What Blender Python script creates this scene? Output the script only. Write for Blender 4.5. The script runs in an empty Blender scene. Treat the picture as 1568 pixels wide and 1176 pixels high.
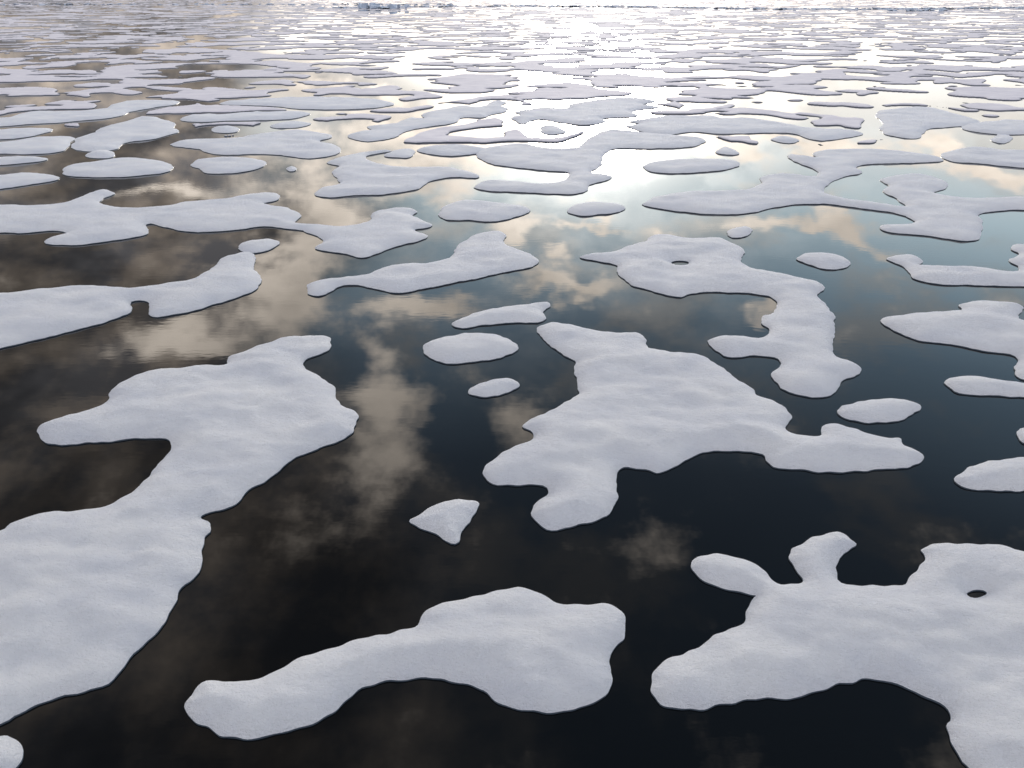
import bpy, bmesh, math, random
import numpy as np
from mathutils import Vector, geometry

random.seed(4); rng=np.random.default_rng(7)
scene=bpy.context.scene
scene.view_settings.view_transform='Standard'
scene.view_settings.look='None'
scene.view_settings.exposure=0
# ---------------------------------------------------------------- camera
H=20.0; LENS=28.0; W0,H0=1568.0,1176.0
F=LENS/36*W0; HORIZ=-13.0
PITCH=math.atan((H0/2-HORIZ)/F)
cd=bpy.data.cameras.new('camera'); cam=bpy.data.objects.new('camera',cd)
scene.collection.objects.link(cam); scene.camera=cam
cd.lens=LENS; cd.sensor_width=36; cd.clip_end=80000; cd.clip_start=0.5
cam.location=(0,0,H); cam.rotation_euler=(math.pi/2-PITCH,0,0)
cp,sp=math.cos(PITCH),math.sin(PITCH)
def ray(p):
    p=np.asarray(p,float); a=p[...,0]-W0/2; b=H0/2-p[...,1]
    return np.stack([a, b*sp+F*cp, b*cp-F*sp],-1)
def ground(p):
    d=ray(p); t=H/-d[...,2]
    return np.stack([d[...,0]*t,d[...,1]*t],-1)
def azel(px,py):
    d=ray((px,py)); return math.atan2(d[0],d[1]), math.atan2(-d[2],math.hypot(d[0],d[1]))
# ---------------------------------------------------------------- noise
def perlin(x,y,seed=0):
    x=np.asarray(x,float);y=np.asarray(y,float)
    xi=np.floor(x).astype(np.int64); yi=np.floor(y).astype(np.int64)
    xf=x-xi; yf=y-yi
    def g(ix,iy,dx,dy):
        h=(ix*374761393+iy*668265263+seed*974634777)&0xffffffff
        h=((h^(h>>13))*1274126177)&0xffffffff; h=h^(h>>16)
        a=(h&0xffff)/65536.0*2*np.pi
        return np.cos(a)*dx+np.sin(a)*dy
    u=xf**3*(xf*(xf*6-15)+10); v=yf**3*(yf*(yf*6-15)+10)
    n00=g(xi,yi,xf,yf);n10=g(xi+1,yi,xf-1,yf);n01=g(xi,yi+1,xf,yf-1);n11=g(xi+1,yi+1,xf-1,yf-1)
    return ((n00*(1-u)+n10*u)*(1-v)+(n01*(1-u)+n11*u)*v)*1.5
def sstep(x,a,b):
    t=np.clip((x-a)/(b-a),0,1); return t*t*(3-2*t)
# ---------------------------------------------------------------- materials
def mat(name):
    m=bpy.data.materials.new(name); m.use_nodes=True
    return m,m.node_tree,m.node_tree.nodes['Principled BSDF']
def N(t,ty,**k):
    n=t.nodes.new(ty)
    for a,b in k.items(): setattr(n,a,b)
    return n
def snow_material(name,zmix):
    m,t,b=mat(name); L=t.links.new
    geo=N(t,'ShaderNodeNewGeometry')
    mp=N(t,'ShaderNodeMapping'); mp.inputs['Scale'].default_value=(0.65,1.0,1.0); mp.inputs['Rotation'].default_value=(0,0,0.2)
    L(geo.outputs['Position'],mp.inputs[0])
    n1=N(t,'ShaderNodeTexNoise'); n1.inputs['Scale'].default_value=0.4; n1.inputs['Detail'].default_value=5; n1.inputs['Roughness'].default_value=0.62
    L(mp.outputs[0],n1.inputs['Vector'])
    cr=N(t,'ShaderNodeValToRGB'); e=cr.color_ramp.elements
    e[0].position=0.3; e[0].color=(0.75,0.775,0.84,1); e[1].position=0.66; e[1].color=(0.89,0.90,0.925,1)
    if zmix: e[0].color=(0.62,0.60,0.655,1); e[1].color=(0.76,0.735,0.77,1)  # distant snow made darker and lilac, its backlit look put into the colour
    L(n1.outputs[0],cr.inputs[0])
    col=cr.outputs[0]
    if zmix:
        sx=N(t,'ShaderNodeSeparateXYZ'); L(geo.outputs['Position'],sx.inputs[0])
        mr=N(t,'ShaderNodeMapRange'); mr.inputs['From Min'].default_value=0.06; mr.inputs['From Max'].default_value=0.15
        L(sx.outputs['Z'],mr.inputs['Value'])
        mx=N(t,'ShaderNodeMix',data_type='RGBA'); mx.inputs['A'].default_value=(0.07,0.085,0.11,1)  # dark wet-ice band by height, with the floe sides' shadow painted in
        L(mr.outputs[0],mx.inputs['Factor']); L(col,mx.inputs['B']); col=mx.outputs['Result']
    L(col,b.inputs['Base Color'])
    b.inputs['Roughness'].default_value=0.85; b.inputs['Specular IOR Level'].default_value=0.15
    if not zmix:
        n2=N(t,'ShaderNodeTexNoise'); n2.inputs['Scale'].default_value=4.0; n2.inputs['Detail'].default_value=5; n2.inputs['Roughness'].default_value=0.80
        L(mp.outputs[0],n2.inputs['Vector'])
        b1=N(t,'ShaderNodeBump'); b1.inputs['Strength'].default_value=1.0; b1.inputs['Distance'].default_value=0.27
        L(n2.outputs[0],b1.inputs['Height']); L(b1.outputs[0],b.inputs['Normal'])
    return m
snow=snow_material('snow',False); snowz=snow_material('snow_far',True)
edge,t,b=mat('wet_shaded_ice_edge')  # wet ice sides, darkened further to paint in the undercut shadow
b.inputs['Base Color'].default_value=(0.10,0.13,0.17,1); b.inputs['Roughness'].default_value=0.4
# water
water,t,b=mat('sea_water'); L=t.links.new
b.inputs['Base Color'].default_value=(0.0018,0.0026,0.0036,1); b.inputs['IOR'].default_value=1.333
b.inputs['Roughness'].default_value=0.008
geo=N(t,'ShaderNodeNewGeometry')
mp=N(t,'ShaderNodeMapping'); mp.inputs['Scale'].default_value=(0.35,1.0,1.0); mp.inputs['Rotation'].default_value=(0,0,-0.15); L(geo.outputs['Position'],mp.inputs[0])
n=N(t,'ShaderNodeTexNoise'); n.inputs['Scale'].default_value=2.6; n.inputs['Detail'].default_value=2
L(mp.outputs[0],n.inputs['Vector'])
n4=N(t,'ShaderNodeTexNoise'); n4.inputs['Scale'].default_value=0.07; n4.inputs['Detail'].default_value=2; L(geo.outputs['Position'],n4.inputs['Vector'])
mr=N(t,'ShaderNodeMapRange'); mr.inputs['From Min'].default_value=0.45; mr.inputs['From Max'].default_value=0.68; mr.inputs['To Min'].default_value=0.10; mr.inputs['To Max'].default_value=0.6
L(n4.outputs[0],mr.inputs['Value'])
mu=N(t,'ShaderNodeMath',operation='MULTIPLY'); L(n.outputs[0],mu.inputs[0]); L(mr.outputs[0],mu.inputs[1])
bp=N(t,'ShaderNodeBump'); bp.inputs['Strength'].default_value=0.5; bp.inputs['Distance'].default_value=0.006
L(mu.outputs[0],bp.inputs['Height']); L(bp.outputs[0],b.inputs['Normal'])
# ---------------------------------------------------------------- water sheet
def mesh_obj(name,v,f,mats,loc=(0,0,0)):
    me=bpy.data.meshes.new(name); me.from_pydata(v,[],f)
    for m in mats: me.materials.append(m)
    o=bpy.data.objects.new(name,me); o.location=loc; scene.collection.objects.link(o); return o
S=40000
mesh_obj('sea_water',[(-S,-S,0),(S,-S,0),(S,S,0),(-S,S,0)],[(0,1,2,3)],[water])
# ---------------------------------------------------------------- traced floes, outlines in camera pixels projected onto the sea
FL=[
([57,658,70,648,100,638,140,628,160,618,170,602,185,588,210,577,245,568,300,562,345,560,350,548,375,540,400,530,430,520,465,516,495,515,506,522,503,535,485,545,467,555,470,568,490,578,508,592,518,612,530,625,547,634,549,645,540,662,520,676,490,688,460,698,440,712,410,735,385,752,370,768,345,780,315,788,305,795,320,803,318,815,308,825,308,850,312,870,300,885,280,900,268,915,265,935,255,960,235,980,210,1000,190,1020,175,1040,155,1055,110,1068,60,1078,25,1092,5,1108,-30,1120,-120,1130,-300,1100,-350,950,-200,860,-60,835,0,815,20,802,60,790,110,785,150,780,175,772,205,752,235,725,255,700,265,682,255,674,225,672,180,676,140,680,100,684,75,680,62,672],[]),
([280,1085,290,1065,310,1050,335,1047,370,1048,410,1035,450,1015,490,1000,540,985,590,972,635,962,648,945,670,930,710,920,760,908,805,903,830,910,855,925,885,928,930,927,950,935,961,955,958,978,940,995,930,1012,932,1030,938,1045,930,1062,905,1078,870,1088,830,1090,790,1082,755,1070,735,1057,700,1045,660,1041,610,1045,565,1053,540,1068,515,1090,480,1108,440,1122,395,1132,350,1130,310,1120,288,1105],[]),
([1055,862,1070,853,1110,852,1145,860,1168,875,1180,892,1200,898,1225,895,1228,885,1215,870,1207,855,1212,842,1235,832,1260,820,1280,815,1300,822,1313,835,1305,843,1288,848,1280,862,1282,882,1292,893,1330,897,1375,895,1392,885,1408,865,1412,850,1408,843,1430,836,1480,834,1540,840,1568,846,1700,860,1900,900,2000,1100,1900,1400,1600,1400,1500,1200,1475,1165,1462,1135,1450,1115,1455,1105,1440,1085,1400,1062,1360,1046,1325,1041,1290,1048,1250,1062,1200,1070,1150,1075,1090,1082,1040,1088,1010,1082,993,1062,996,1040,1012,1022,1050,1000,1090,980,1125,962,1145,935,1158,918,1158,912,1130,908,1090,900,1065,885],[[1478,910,1490,905,1505,905,1512,911,1500,918,1485,917]]),
([823,510,832,499,850,495,880,500,930,510,975,512,990,522,993,535,1030,541,1070,545,1100,560,1115,572,1130,585,1152,595,1160,607,1190,618,1208,632,1212,642,1204,655,1215,665,1245,670,1258,668,1260,655,1275,652,1300,656,1345,670,1380,672,1385,685,1400,690,1417,700,1415,710,1390,717,1330,722,1270,727,1225,722,1190,718,1175,708,1165,695,1120,692,1070,698,1045,710,1010,727,990,722,955,718,942,730,945,755,940,780,920,795,880,808,845,812,818,802,811,785,820,770,838,758,832,748,800,745,760,742,742,730,745,715,770,698,810,675,812,665,800,655,810,645,850,628,880,610,885,595,880,570,878,555,850,535],[]),
([627,800,640,790,670,774,700,768,730,769,735,778,722,795,708,820,697,833,685,830,655,815],[]),
([650,542,652,528,680,518,720,512,755,514,780,520,793,530,790,540,765,549,730,555,690,559,665,552],[]),
([690,498,705,490,735,478,770,472,810,467,838,464,842,470,832,478,836,488,826,495,790,496,750,498,710,503],[]),
([715,603,730,592,755,583,780,581,793,587,790,597,765,605,735,609],[]),
([887,396,905,390,935,388,955,380,985,372,1000,362,1030,362,1060,367,1100,366,1125,375,1138,385,1136,402,1150,412,1190,420,1230,428,1255,435,1262,445,1252,455,1268,472,1278,485,1278,500,1275,515,1280,545,1300,555,1320,564,1312,575,1290,585,1275,605,1255,610,1220,605,1195,595,1184,578,1195,558,1185,548,1150,546,1110,548,1085,527,1095,518,1130,516,1165,520,1180,508,1165,495,1168,485,1185,482,1188,465,1180,455,1150,450,1100,448,1060,450,1040,455,1000,447,970,438,950,425,942,408,925,402],[[1028,403,1040,400,1054,402,1052,407,1036,408]]),
([1221,396,1235,389,1265,390,1295,396,1303,405,1290,412,1260,413,1235,405],[]),
([1113,357,1125,350,1145,349,1152,355,1140,363,1120,364],[]),
([1281,630,1300,618,1340,612,1385,614,1408,622,1405,632,1375,645,1330,648,1295,642],[]),
([1448,588,1460,580,1490,578,1530,584,1568,588,1640,592,1700,602,1640,612,1568,609,1500,607,1465,602],[]),
([1462,735,1475,720,1510,708,1568,702,1650,700,1700,720,1650,745,1568,750,1510,752,1475,747],[]),
([1555,662,1575,655,1640,655,1660,680,1600,690,1568,680],[]),
([-60,1140,0,1127,20,1130,35,1142,40,1158,30,1176,0,1200,-60,1220],[]),
([1348,492,1370,485,1430,480,1475,476,1466,468,1490,463,1530,463,1560,468,1566,475,1556,485,1580,495,1700,500,1750,540,1700,575,1600,585,1566,582,1552,570,1560,555,1550,545,1510,540,1450,528,1400,520,1370,508],[]),
([1360,398,1375,392,1400,393,1412,402,1405,408,1440,409,1500,411,1548,418,1560,410,1545,400,1560,390,1548,382,1555,376,1600,378,1700,390,1700,440,1600,440,1500,438,1440,436,1405,430,1392,418,1380,408],[]),
([-200,460,-50,455,0,452,50,446,110,440,160,440,205,443,250,436,290,430,320,415,345,395,380,388,393,395,388,410,400,430,390,445,360,458,320,470,275,482,235,486,228,478,232,466,222,462,202,463,200,478,170,492,110,508,50,522,0,535,-100,555,-250,540],[]),
([365,378,380,371,410,368,428,372,420,380,400,387,375,387],[]),
([470,440,480,433,510,428,560,422,600,408,660,404,690,395,700,378,730,360,765,355,775,362,772,375,800,385,822,397,820,407,790,415,740,425,690,435,640,445,600,450,575,443,545,438,520,440,495,453,475,452],[]),
([-150,315,0,316,60,316,100,312,130,300,160,292,175,297,160,305,155,312,190,320,250,318,290,310,340,307,390,298,425,298,427,306,405,313,440,320,460,330,455,342,490,346,530,348,565,340,570,328,590,322,625,320,640,325,632,330,640,335,660,345,650,350,635,353,655,363,640,370,600,380,560,395,530,390,483,382,495,372,485,362,450,352,400,348,360,353,290,356,240,345,225,345,225,360,180,368,120,376,70,374,75,366,105,358,80,354,30,358,0,357,-150,360],[]),
([675,322,690,313,720,308,760,312,805,318,810,326,790,333,760,340,720,338,677,336],[]),
([870,325,880,316,910,311,950,315,955,323,930,328,890,331],[]),
([985,312,1010,302,1060,295,1130,293,1165,283,1165,272,1200,268,1245,272,1250,262,1215,247,1208,238,1250,243,1245,235,1290,230,1360,232,1430,240,1443,247,1400,250,1330,252,1310,258,1322,265,1290,272,1268,283,1262,295,1290,305,1340,312,1385,318,1372,305,1350,293,1360,285,1350,275,1400,268,1445,278,1450,288,1430,297,1480,305,1568,303,1700,300,1700,325,1568,322,1500,328,1505,340,1500,365,1480,370,1420,362,1360,356,1350,347,1390,345,1400,340,1375,328,1320,320,1260,313,1200,316,1140,328,1080,328,1020,322,990,316],[]),
([483,300,490,290,520,282,508,265,520,255,500,250,530,240,570,233,600,232,560,240,575,250,620,258,680,258,725,266,730,273,690,272,655,280,640,290,590,298,540,300,510,303],[]),
([727,288,745,278,790,280,830,283,862,278,870,265,840,262,800,258,755,252,730,240,745,228,800,222,840,228,880,228,905,210,935,200,990,205,1050,210,1080,215,1060,225,1000,228,945,228,925,238,920,255,905,265,935,270,930,277,905,283,895,295,860,298,800,295,750,293],[]),
([640,231,665,224,710,224,745,231,700,238,655,238],[]),
([590,240,600,232,630,230,640,237,625,243],[]),
([985,257,1000,250,1060,245,1120,247,1133,254,1100,262,1040,266,1000,264],[]),
([1095,230,1110,226,1125,230,1125,236,1100,235],[]),
([1180,213,1200,208,1215,214,1210,220,1185,217],[]),
([290,255,300,246,350,243,400,244,410,252,385,260,340,265,310,263],[]),
([265,222,300,215,370,212,440,202,495,205,505,212,490,218,520,228,515,236,470,242,400,237,340,236,300,230],[]),
([90,268,100,258,140,250,190,245,240,247,263,257,250,266,190,271,130,273],[]),
([-60,280,0,270,40,265,85,268,88,275,50,282,0,290,-60,295],[]),
([-60,245,0,243,50,240,78,243,60,248,0,254,-60,258],[]),
([108,228,115,215,150,200,190,187,230,180,265,190,273,202,240,212,200,218,170,230,130,232],[]),
([133,240,150,232,175,235,170,242,145,243],[]),
([-60,222,0,220,40,215,80,211,108,210,112,218,95,232,40,237,0,237,-60,238],[]),
([-60,203,0,200,40,197,75,197,77,203,50,209,0,214,-60,216],[]),
([-40,185,0,182,50,172,100,172,150,168,200,155,260,155,270,160,220,168,170,180,120,186,50,190,0,195,-40,195],[]),
([322,200,335,195,360,195,368,201,345,205],[]),
([272,183,300,177,360,175,420,172,460,172,470,178,420,184,350,186,290,187],[]),
([338,160,380,153,450,150,520,150,590,155,597,162,540,168,470,168,400,162],[]),
([420,192,450,187,478,190,460,196,425,197],[]),
([440,258,452,256,452,262,441,263],[]),
([532,212,545,203,575,200,568,194,610,188,628,180,650,183,655,172,700,164,735,165,755,155,775,158,765,164,775,168,745,180,712,181,700,188,640,198,600,212,560,218],[]),
([782,180,800,176,792,171,830,165,860,167,880,160,900,155,960,150,1000,155,985,161,1010,165,970,170,975,178,930,182,925,187,890,192,850,188,830,183,800,190],[]),
([825,198,840,193,860,196,862,204,840,207],[]),
([955,195,975,190,965,186,1010,180,1080,178,1110,183,1150,182,1200,190,1240,196,1300,200,1318,208,1260,217,1215,206,1180,205,1100,205,1060,203,1010,207],[]),
([1440,237,1480,228,1568,232,1650,235,1650,258,1568,258,1500,250,1460,247],[]),
([1520,212,1535,206,1548,212,1540,220,1525,218],[]),
([1340,175,1400,165,1480,178,1500,190,1420,200,1400,213,1350,205,1355,190],[]),
([1470,195,1530,185,1600,190,1600,205,1520,205],[]),
]
def catmull(P,k=8):
    n=len(P); out=[]
    for i in range(n):
        p0,p1,p2,p3=P[i-1],P[i],P[(i+1)%n],P[(i+2)%n]
        for j in range(k):
            t=j/k
            out.append(0.5*((2*p1)+(-p0+p2)*t+(2*p0-5*p1+4*p2-p3)*t*t+(-p0+3*p1-3*p2+p3)*t**3))
    return np.array(out)
def resample(P,s):
    Q=np.vstack([P,P[:1]]); d=np.hypot(*np.diff(Q,axis=0).T); c=np.concatenate([[0],np.cumsum(d)])
    n=max(12,int(c[-1]/s)); u=np.linspace(0,c[-1],n,endpoint=False)
    return np.stack([np.interp(u,c,Q[:,0]),np.interp(u,c,Q[:,1])],-1)
def inside(P,poly):
    x,y=P[:,0],P[:,1]; r=np.zeros(len(P),bool); n=len(poly)
    for i in range(n):
        x1,y1=poly[i-1];x2,y2=poly[i]
        if y1==y2: continue
        c=((y1>y)!=(y2>y))&(x<(x2-x1)*(y-y1)/(y2-y1)+x1)
        r^=c
    return r
def dist(P,loops):
    segs=[(l,np.roll(l,-1,axis=0)) for l in loops]
    A=np.vstack([a for a,_ in segs]);B=np.vstack([b for _,b in segs]); D=B-A; L2=(D**2).sum(1)+1e-12
    out=np.empty(len(P))
    for s in range(0,len(P),3000):
        Q=P[s:s+3000,None,:]-A[None]
        t=np.clip((Q*D[None]).sum(2)/L2[None],0,1)
        out[s:s+3000]=np.sqrt((((Q-t[...,None]*D[None])**2).sum(2)).min(1))
    return out
OUT=[]
def make_floe(px,holes,idx):
    loops=[]
    base=ground(np.array(px,float).reshape(-1,2)); r=float(np.median(np.hypot(base[:,0],base[:,1])))
    s=min(max(r*0.0075,0.18),1.6)
    for k,l in enumerate([px]+holes):
        q=catmull(np.array(l,float).reshape(-1,2)); g=resample(ground(q),s*0.7)
        tn=np.roll(g,-1,axis=0)-np.roll(g,1,axis=0); nn=np.stack([tn[:,1],-tn[:,0]],-1)/(np.hypot(*tn.T)[:,None]+1e-9)
        a=(perlin(g[:,0]/1.7,g[:,1]/1.7,3)*0.17+perlin(g[:,0]/.6,g[:,1]/.6,5)*0.09)*(0.3 if k else 1)+perlin(g[:,0]/6,g[:,1]/6,8)*(1.0 if r>110 else 0)
        loops.append(g+nn*a[:,None])
    outer=loops[0]; lo=outer.min(0);hi=outer.max(0); OUT.append(outer)
    gx,gy=np.meshgrid(np.arange(lo[0],hi[0],s),np.arange(lo[1],hi[1],s))
    P=np.stack([gx.ravel(),gy.ravel()],-1); P=P+rng.uniform(-.3,.3,P.shape)*s
    P=P[inside(P,outer)]
    for h in loops[1:]: P=P[~inside(P,h)]
    if len(P): P=P[dist(P,loops)>max(0.55,s*0.8)]
    rings=[]
    for g in loops:
        tn=np.roll(g,-1,axis=0)-np.roll(g,1,axis=0); nn=np.stack([tn[:,1],-tn[:,0]],-1)/(np.hypot(*tn.T)[:,None]+1e-9)
        for off in (0.07,0.2,0.4):
            if off>0.1 and s>0.9: continue
            for sg in (1,-1):
                c=g+nn*off*sg; c=c[inside(c,outer)]
                for h in loops[1:]:
                    if len(c): c=c[~inside(c,h)]
                if len(c): c=c[dist(c,loops)>off*0.85]
                rings.append(c)
    P=np.vstack([P]+rings) if rings else P
    vs=[];es=[]
    for g in loops:
        o=len(vs); n=len(g); vs+= [Vector(p) for p in g.tolist()]; es+=[(o+i,o+(i+1)%n) for i in range(n)]
    vs+=[Vector(p) for p in P.tolist()]
    res=geometry.delaunay_2d_cdt(vs,es,[],0,1e-5)
    V=np.array([tuple(v) for v in res[0]]); T=np.array([tuple(f) for f in res[2]])
    c=V[T].mean(1); keep=inside(c,outer)
    for h in loops[1:]: keep&=~inside(c,h)
    T=T[keep]
    a=V[T[:,1]]-V[T[:,0]]; b_=V[T[:,2]]-V[T[:,0]]; flip=(a[:,0]*b_[:,1]-a[:,1]*b_[:,0])<0
    T[flip]=T[flip][:,::-1]
    d=dist(V,loops); x,y=V[:,0],V[:,1]
    prof=1-np.exp(-d/0.32); prof2=sstep(d,0,1.8)
    und=perlin(x/5.2,y/3.0,11)*0.14+perlin(x/2.3+y*.1,y/1.3,12)*0.075+perlin(x/.9+y*.2,y/.5,13)*0.038
    z=0.065+0.25*prof+0.12*prof2+und*prof2 + perlin(x/1.3,y/1.3,20)*0.04*prof+perlin(x/.5,y/.5,22)*0.016
    z=np.maximum(z,0.04)
    cen=outer.mean(0)
    verts=np.column_stack([V-cen,z]).tolist(); faces=T.tolist(); nt=len(faces)
    cnt={}
    for tr in faces:
        for i in range(3):
            e=(tr[i],tr[(i+1)%3])
            if (e[1],e[0]) in cnt: del cnt[(e[1],e[0])]
            else: cnt[e]=1
    mp={}
    for a0,b0 in cnt:
        for q in (a0,b0):
            if q not in mp:
                mp[q]=len(verts); p=verts[q]; verts.append([p[0],p[1],p[2]]); verts.append([p[0],p[1],-0.25])
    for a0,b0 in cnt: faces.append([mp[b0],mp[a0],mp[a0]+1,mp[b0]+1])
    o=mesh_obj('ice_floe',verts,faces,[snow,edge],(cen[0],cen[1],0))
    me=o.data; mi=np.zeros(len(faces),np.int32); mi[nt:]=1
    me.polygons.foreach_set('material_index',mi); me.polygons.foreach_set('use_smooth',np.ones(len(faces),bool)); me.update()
for i,(p,h) in enumerate(FL): make_floe(p,h,i)
# ---------------------------------------------------------------- fields of floes (heightfield sheets breaking the surface)
def field(name,xs,ys,avoid,fade):
    XX,YY=np.meshgrid(xs,ys); G=ground(np.stack([XX,YY],-1)); gx,gy=G[...,0],G[...,1]; r=np.hypot(gx,gy)
    wx=gx+perlin(gx/17,gy/17,31)*6; wy=gy+perlin(gx/17,gy/17,32)*6
    far=sstep(r,300,900)
    n=perlin(wx/19,wy/15,41)*(1-.45*far)+perlin(wx/7.5,wy/6.0,42)*0.55*(1-.55*far)+perlin(wx/48,wy/40,43)*(0.3+.45*far)+perlin(gx/3.2,gy/3.2,47)*.08
    thr=0.01-0.05*sstep(r,300,1100)+0.06*sstep(YY,90,170)
    f=n-thr-fade(XX,YY)
    if avoid:
        P=np.stack([gx.ravel(),gy.ravel()],-1); pen=np.zeros(len(P))
        for o_ in OUT:
            lo=o_.min(0)-4; hi=o_.max(0)+4
            k=np.where((P[:,0]>lo[0])&(P[:,0]<hi[0])&(P[:,1]>lo[1])&(P[:,1]<hi[1]))[0]
            if len(k)==0: continue
            Q=P[k]; d=dist(Q,[o_[::2]]); ins=inside(Q,o_)
            v=np.where(ins,1.0,np.clip(1-(d-0.8)/3.0,0,1)); pen[k]=np.maximum(pen[k],v*1.4)
        f=f-pen.reshape(f.shape)
    z=-0.12+0.36*sstep(f,-0.03,0.07)+(perlin(gx/9,gy/7,44)*0.06+perlin(gx/60,gy/45,46)*0.08*far)*sstep(f,0,.1)
    nr,nc=XX.shape; me=bpy.data.meshes.new(name)
    co=np.stack([gx,gy,z],-1).reshape(-1,3); idx=np.arange(nr*nc).reshape(nr,nc)
    q=np.stack([idx[:-1,:-1],idx[:-1,1:],idx[1:,1:],idx[1:,:-1]],-1).reshape(-1,4)
    zz=co[:,2]; q=q[(zz[q]>-0.1).any(1)]
    used=np.unique(q); rm=np.full(len(co),-1); rm[used]=np.arange(len(used)); q=rm[q]; co=co[used]
    me.vertices.add(len(co)); me.vertices.foreach_set('co',co.ravel())
    me.loops.add(q.size); me.loops.foreach_set('vertex_index',q.ravel().astype(np.int32))
    me.polygons.add(len(q)); me.polygons.foreach_set('loop_start',np.arange(0,q.size,4,dtype=np.int32)); me.polygons.foreach_set('loop_total',np.full(len(q),4,np.int32))
    me.polygons.foreach_set('use_smooth',np.ones(len(q),bool)); me.update(calc_edges=True)
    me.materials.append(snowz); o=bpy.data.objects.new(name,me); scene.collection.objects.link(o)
ysf=np.concatenate([np.arange(236,30,-0.5),np.arange(30,-9,-0.3)])
field('distant_ice_floes',np.arange(-520,2090,1.8),ysf,True,lambda X,Y:sstep(Y,215,234)*1.2)
ysn=np.arange(900,236,-3.0)
field('outlying_ice_floes',np.arange(-1400,-150,5.0),ysn,True,lambda X,Y:sstep(X,-210,-150)*1.2+sstep(-Y,-244,-236)*1.2+sstep(Y,860,900)*1.2)
field('outlying_ice_floes',np.arange(1710,2960,5.0),ysn,True,lambda X,Y:sstep(-X,-1770,-1710)*1.2+sstep(-Y,-244,-236)*1.2+sstep(Y,860,900)*1.2)
# ---------------------------------------------------------------- pressure ridge
rid,t,b=mat('blue_ice'); b.inputs['Roughness'].default_value=0.6
tn=N(t,'ShaderNodeTexNoise'); tn.inputs['Scale'].default_value=0.5; cr=N(t,'ShaderNodeValToRGB'); cr.color_ramp.elements[0].color=(0.3,0.4,0.55,1); cr.color_ramp.elements[1].color=(0.7,0.76,0.84,1)
g_=N(t,'ShaderNodeNewGeometry'); t.links.new(g_.outputs['Position'],tn.inputs['Vector']); t.links.new(tn.outputs[0],cr.inputs[0]); t.links.new(cr.outputs[0],b.inputs['Base Color'])
bm=bmesh.new()
def block(px,py,w,h):
    c=ground((px,py)); pts=[]
    for k in range(11):
        pts.append(bm.verts.new((c[0]+random.uniform(-1,1)*w,c[1]+random.uniform(-1,1)*w*.8,random.uniform(-.2,1)*h)))
    rr=bmesh.ops.convex_hull(bm,input=pts)
    bmesh.ops.delete(bm,geom=[g for g in rr['geom_interior'] if isinstance(g,bmesh.types.BMVert)],context='VERTS')
for k in range(34): block(random.gauss(575,18),13+random.uniform(-1,1),random.uniform(2,6),random.uniform(2,8.0))
for k in range(14): block(random.gauss(1405,22),17+random.uniform(-1,1),random.uniform(2,6),random.uniform(1,4))
for k in range(420):
    px=random.uniform(490,1650); block(px,12+2.5*math.sin(px*.006)+random.uniform(-.6,.6),random.uniform(2,7),random.uniform(.5,2.0))
for k in range(160):
    px=random.uniform(-100,700); block(px,7+random.uniform(-.6,.6),random.uniform(2,7),random.uniform(.6,2.2))
me=bpy.data.meshes.new('ice_pressure_ridge'); bm.to_mesh(me); bm.free(); me.materials.append(rid)
o=bpy.data.objects.new('ice_pressure_ridge',me); scene.collection.objects.link(o)
# ---------------------------------------------------------------- sun + sky
saz,sel=azel(905,155)
sd=Vector((math.sin(saz)*math.cos(sel),math.cos(saz)*math.cos(sel),math.sin(sel)))
ld=bpy.data.lights.new('sun','SUN'); ld.energy=1.4; ld.angle=math.radians(10); ld.color=(1,0.92,0.82)
lo=bpy.data.objects.new('sun',ld); lo.rotation_euler=sd.to_track_quat('Z','Y').to_euler(); lo.location=(0,0,60); scene.collection.objects.link(lo)
wd=bpy.data.worlds.new('World'); scene.world=wd; wd.use_nodes=True; t=wd.node_tree; L=t.links.new
wd.cycles.sampling_method='MANUAL'; wd.cycles.sample_map_resolution=256
bg=t.nodes['Background']
class E:
    def __init__(s,o): s.o=o
def lk(v,sock):
    if isinstance(v,E): L(v.o,sock)
    else: sock.default_value=v
def M(op,a,b=0.0,c=0.0,clamp=False):
    n=t.nodes.new('ShaderNodeMath'); n.operation=op; n.use_clamp=clamp
    lk(a,n.inputs[0]); lk(b,n.inputs[1]); lk(c,n.inputs[2]); return E(n.outputs[0])
def V(op,a,b=(0,0,0),c=(0,0,0),out='Vector'):
    n=t.nodes.new('ShaderNodeVectorMath'); n.operation=op
    lk(a,n.inputs[0]); lk(b,n.inputs[1]); 
    if op=='MULTIPLY_ADD': lk(c,n.inputs[2])
    return E(n.outputs[out])
def SS(v,a,b,lo_=0.0,hi_=1.0):
    n=t.nodes.new('ShaderNodeMapRange'); n.interpolation_type='SMOOTHSTEP'; lk(v,n.inputs[0])
    for i,k in enumerate((a,b,lo_,hi_)): lk(k,n.inputs[i+1])
    return E(n.outputs[0])
def MIX(f,a,b):
    n=t.nodes.new('ShaderNodeMix'); n.data_type='RGBA'; n.clamp_factor=True
    lk(f,n.inputs['Factor']); lk(a,n.inputs['A']); lk(b,n.inputs['B']); return E(n.outputs['Result'])
def SCL(c,f):
    n=t.nodes.new('ShaderNodeVectorMath'); n.operation='SCALE'
    lk(c,n.inputs[0]); lk(f,n.inputs['Scale']); return E(n.outputs[0])
tc=t.nodes.new('ShaderNodeTexCoord'); sx=t.nodes.new('ShaderNodeSeparateXYZ'); L(tc.outputs['Generated'],sx.inputs[0])
X,Y,Z=E(sx.outputs[0]),E(sx.outputs[1]),E(sx.outputs[2])
AZ=M('ARCTAN2',X,Y); EL=M('ARCSINE',M('ABSOLUTE',Z))
zc=M('ADD',M('ABSOLUTE',Z),0.30)
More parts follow.
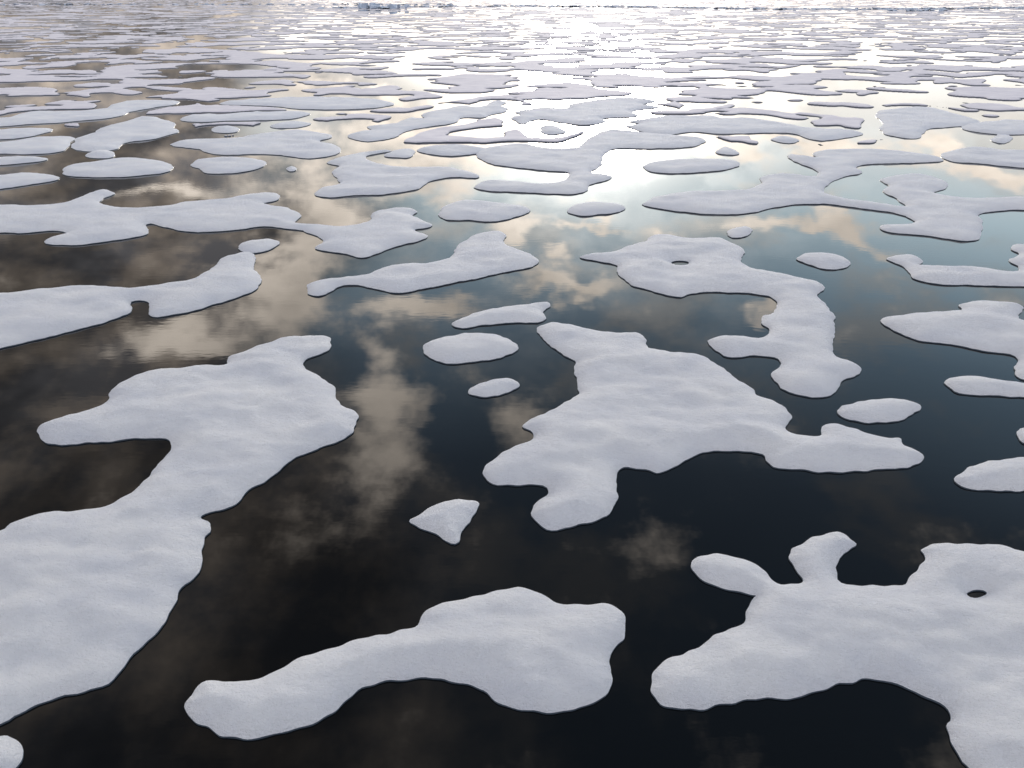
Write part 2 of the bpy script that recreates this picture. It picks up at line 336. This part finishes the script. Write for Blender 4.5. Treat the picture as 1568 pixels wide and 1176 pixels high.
cv=t.nodes.new('ShaderNodeCombineXYZ'); L(M('DIVIDE',X,zc).o,cv.inputs[0]); L(M('DIVIDE',Y,zc).o,cv.inputs[1])
def NZ(scale,detail,rough,off):
    a=V('ADD',E(cv.outputs[0]),(off,off*1.7,0.0)); n=t.nodes.new('ShaderNodeTexNoise'); n.noise_dimensions='2D'; n.inputs['Scale'].default_value=scale
    n.inputs['Detail'].default_value=detail; n.inputs['Roughness'].default_value=rough; L(a.o,n.inputs['Vector']); return n
a_=NZ(3.4,4,0.6,3.1); nA=E(a_.outputs['Fac']); nAc=E(a_.outputs['Color'])
nB=E(NZ(1.4,2,0.5,9.4).outputs['Fac']); nC=E(NZ(6.0,5,0.6,17.0).outputs['Fac'])
ae=t.nodes.new('ShaderNodeCombineXYZ'); L(AZ.o,ae.inputs[0]); L(EL.o,ae.inputs[1])
wv=V('MULTIPLY_ADD',V('SUBTRACT',nAc,(0.5,0.5,0.5)),(0.17,0.15,0.0),E(ae.outputs[0]))
def blobs(BL):
    tot=None
    for px,py,sx_,sy_,amp in BL:
        a,e=azel(px,py); ix,iy=1250./sx_,1250./sy_
        d=V('MULTIPLY_ADD',wv,(ix,iy,0.0),(-a*ix,-e*iy,0.0))
        q=V('DOT_PRODUCT',d,d,out='Value'); g=M('POWER',math.exp(-1),q)
        tot=M('MULTIPLY_ADD',g,amp,0.0 if tot is None else tot)
    return tot
tot=blobs([(595,600,58,60,1.05),(655,480,105,30,1.1),(850,428,100,18,1.1),(500,325,85,45,1.1),(430,430,80,48,.95),(290,505,90,30,.95),(600,715,60,50,.65),(775,640,60,60,.8),(812,365,38,32,1.1),(910,352,45,12,1.0),
(1260,345,100,16,1.15),(1480,265,120,18,1.15),(1170,222,200,24,1.0),(1170,465,24,20,.8),(1010,820,110,50,.36),(650,220,170,52,.9),(900,150,260,65,1),(270,285,140,16,.8),(1040,350,35,12,.9),(500,800,110,60,.38)])
br=M('MULTIPLY_ADD',M('SUBTRACT',nC,0.5),1.7,tot)
bright=SS(br,0.15,0.98)
deck=SS(M('MULTIPLY_ADD',M('SUBTRACT',nB,0.5),0.5,AZ),-0.34,-0.10,1.0,0.0)
# thin high cloud over the open part of the sky
veil=SS(M('ADD',nA,M('MULTIPLY',nC,0.5)),0.72,0.98)
dk=MIX(SS(nC,.35,.65),(0.20,0.195,0.205,1),(0.52,0.44,0.37,1))
dcol=SCL(dk,SS(nA,0.32,0.68,0.65,1.9))
sky=t.nodes.new('ShaderNodeTexSky'); sky.sky_type='NISHITA'; sky.sun_disc=False; sky.sun_elevation=sel; sky.sun_rotation=saz; sky.air_density=1.0; sky.dust_density=0.5; sky.ozone_density=2.0
r=t.nodes.new('ShaderNodeValToRGB'); L(EL.o,r.inputs[0]); e=r.color_ramp.elements
def lin(*c): return (c[0],c[1],c[2],1)
e[0].position=0.0; e[0].color=lin(.86,.80,.76); e[1].position=1.0; e[1].color=lin(.06,.07,.085)
for p,c in ((.12,(.86,.84,.80)),(.22,(.64,.80,.88)),(.30,(.40,.56,.68)),(.38,(.23,.34,.45)),(.55,(.105,.145,.20))):
    q=e.new(p); q.color=lin(*c)
blue=V('MULTIPLY_ADD',E(sky.outputs[0]),(0.012,0.012,0.012),SCL(E(r.outputs[0]),M('MULTIPLY_ADD',nB,0.8,1.55)))
blue=MIX(M('MULTIPLY',veil,0.5),blue,SCL((0.95,0.88,0.80),SS(EL,0.2,0.6,1.3,0.6)))
c=MIX(deck,blue,dcol)
bs=SS(EL,0.1,0.75,2.0,3.5)
vd=V('DOT_PRODUCT',E(tc.outputs['Generated']),tuple(sd),out='Value')
c=MIX(bright,c,SCL((1.0,0.885,0.765),M('MULTIPLY',bs,M('MULTIPLY_ADD',nA,1.4,0.4))))
ang=M('ARCCOSINE',M('MINIMUM',vd,1.0))
def G(wd_): return M('POWER',math.exp(-1),M('POWER',M('DIVIDE',ang,wd_),2.0))
thin=SS(nC,0.35,0.62,0.25,1.3)
c=V('ADD',c,SCL((1.0,0.93,0.83),M('MULTIPLY_ADD',G(0.105),5.0,M('MULTIPLY',M('MULTIPLY',G(0.24),thin),1.0))))
back=SS(Y,0.45,-0.15); top=SS(Z,0.84,0.95)
ov=SCL((0.705,0.72,0.79),M('MULTIPLY_ADD',SS(Z,0.1,0.95,0.46,1.5),M('MULTIPLY_ADD',nB,0.5,0.76),0.0))
c=MIX(M('MAXIMUM',back,top),c,ov)
L(c.o,bg.inputs[0]); bg.inputs[1].default_value=1.0
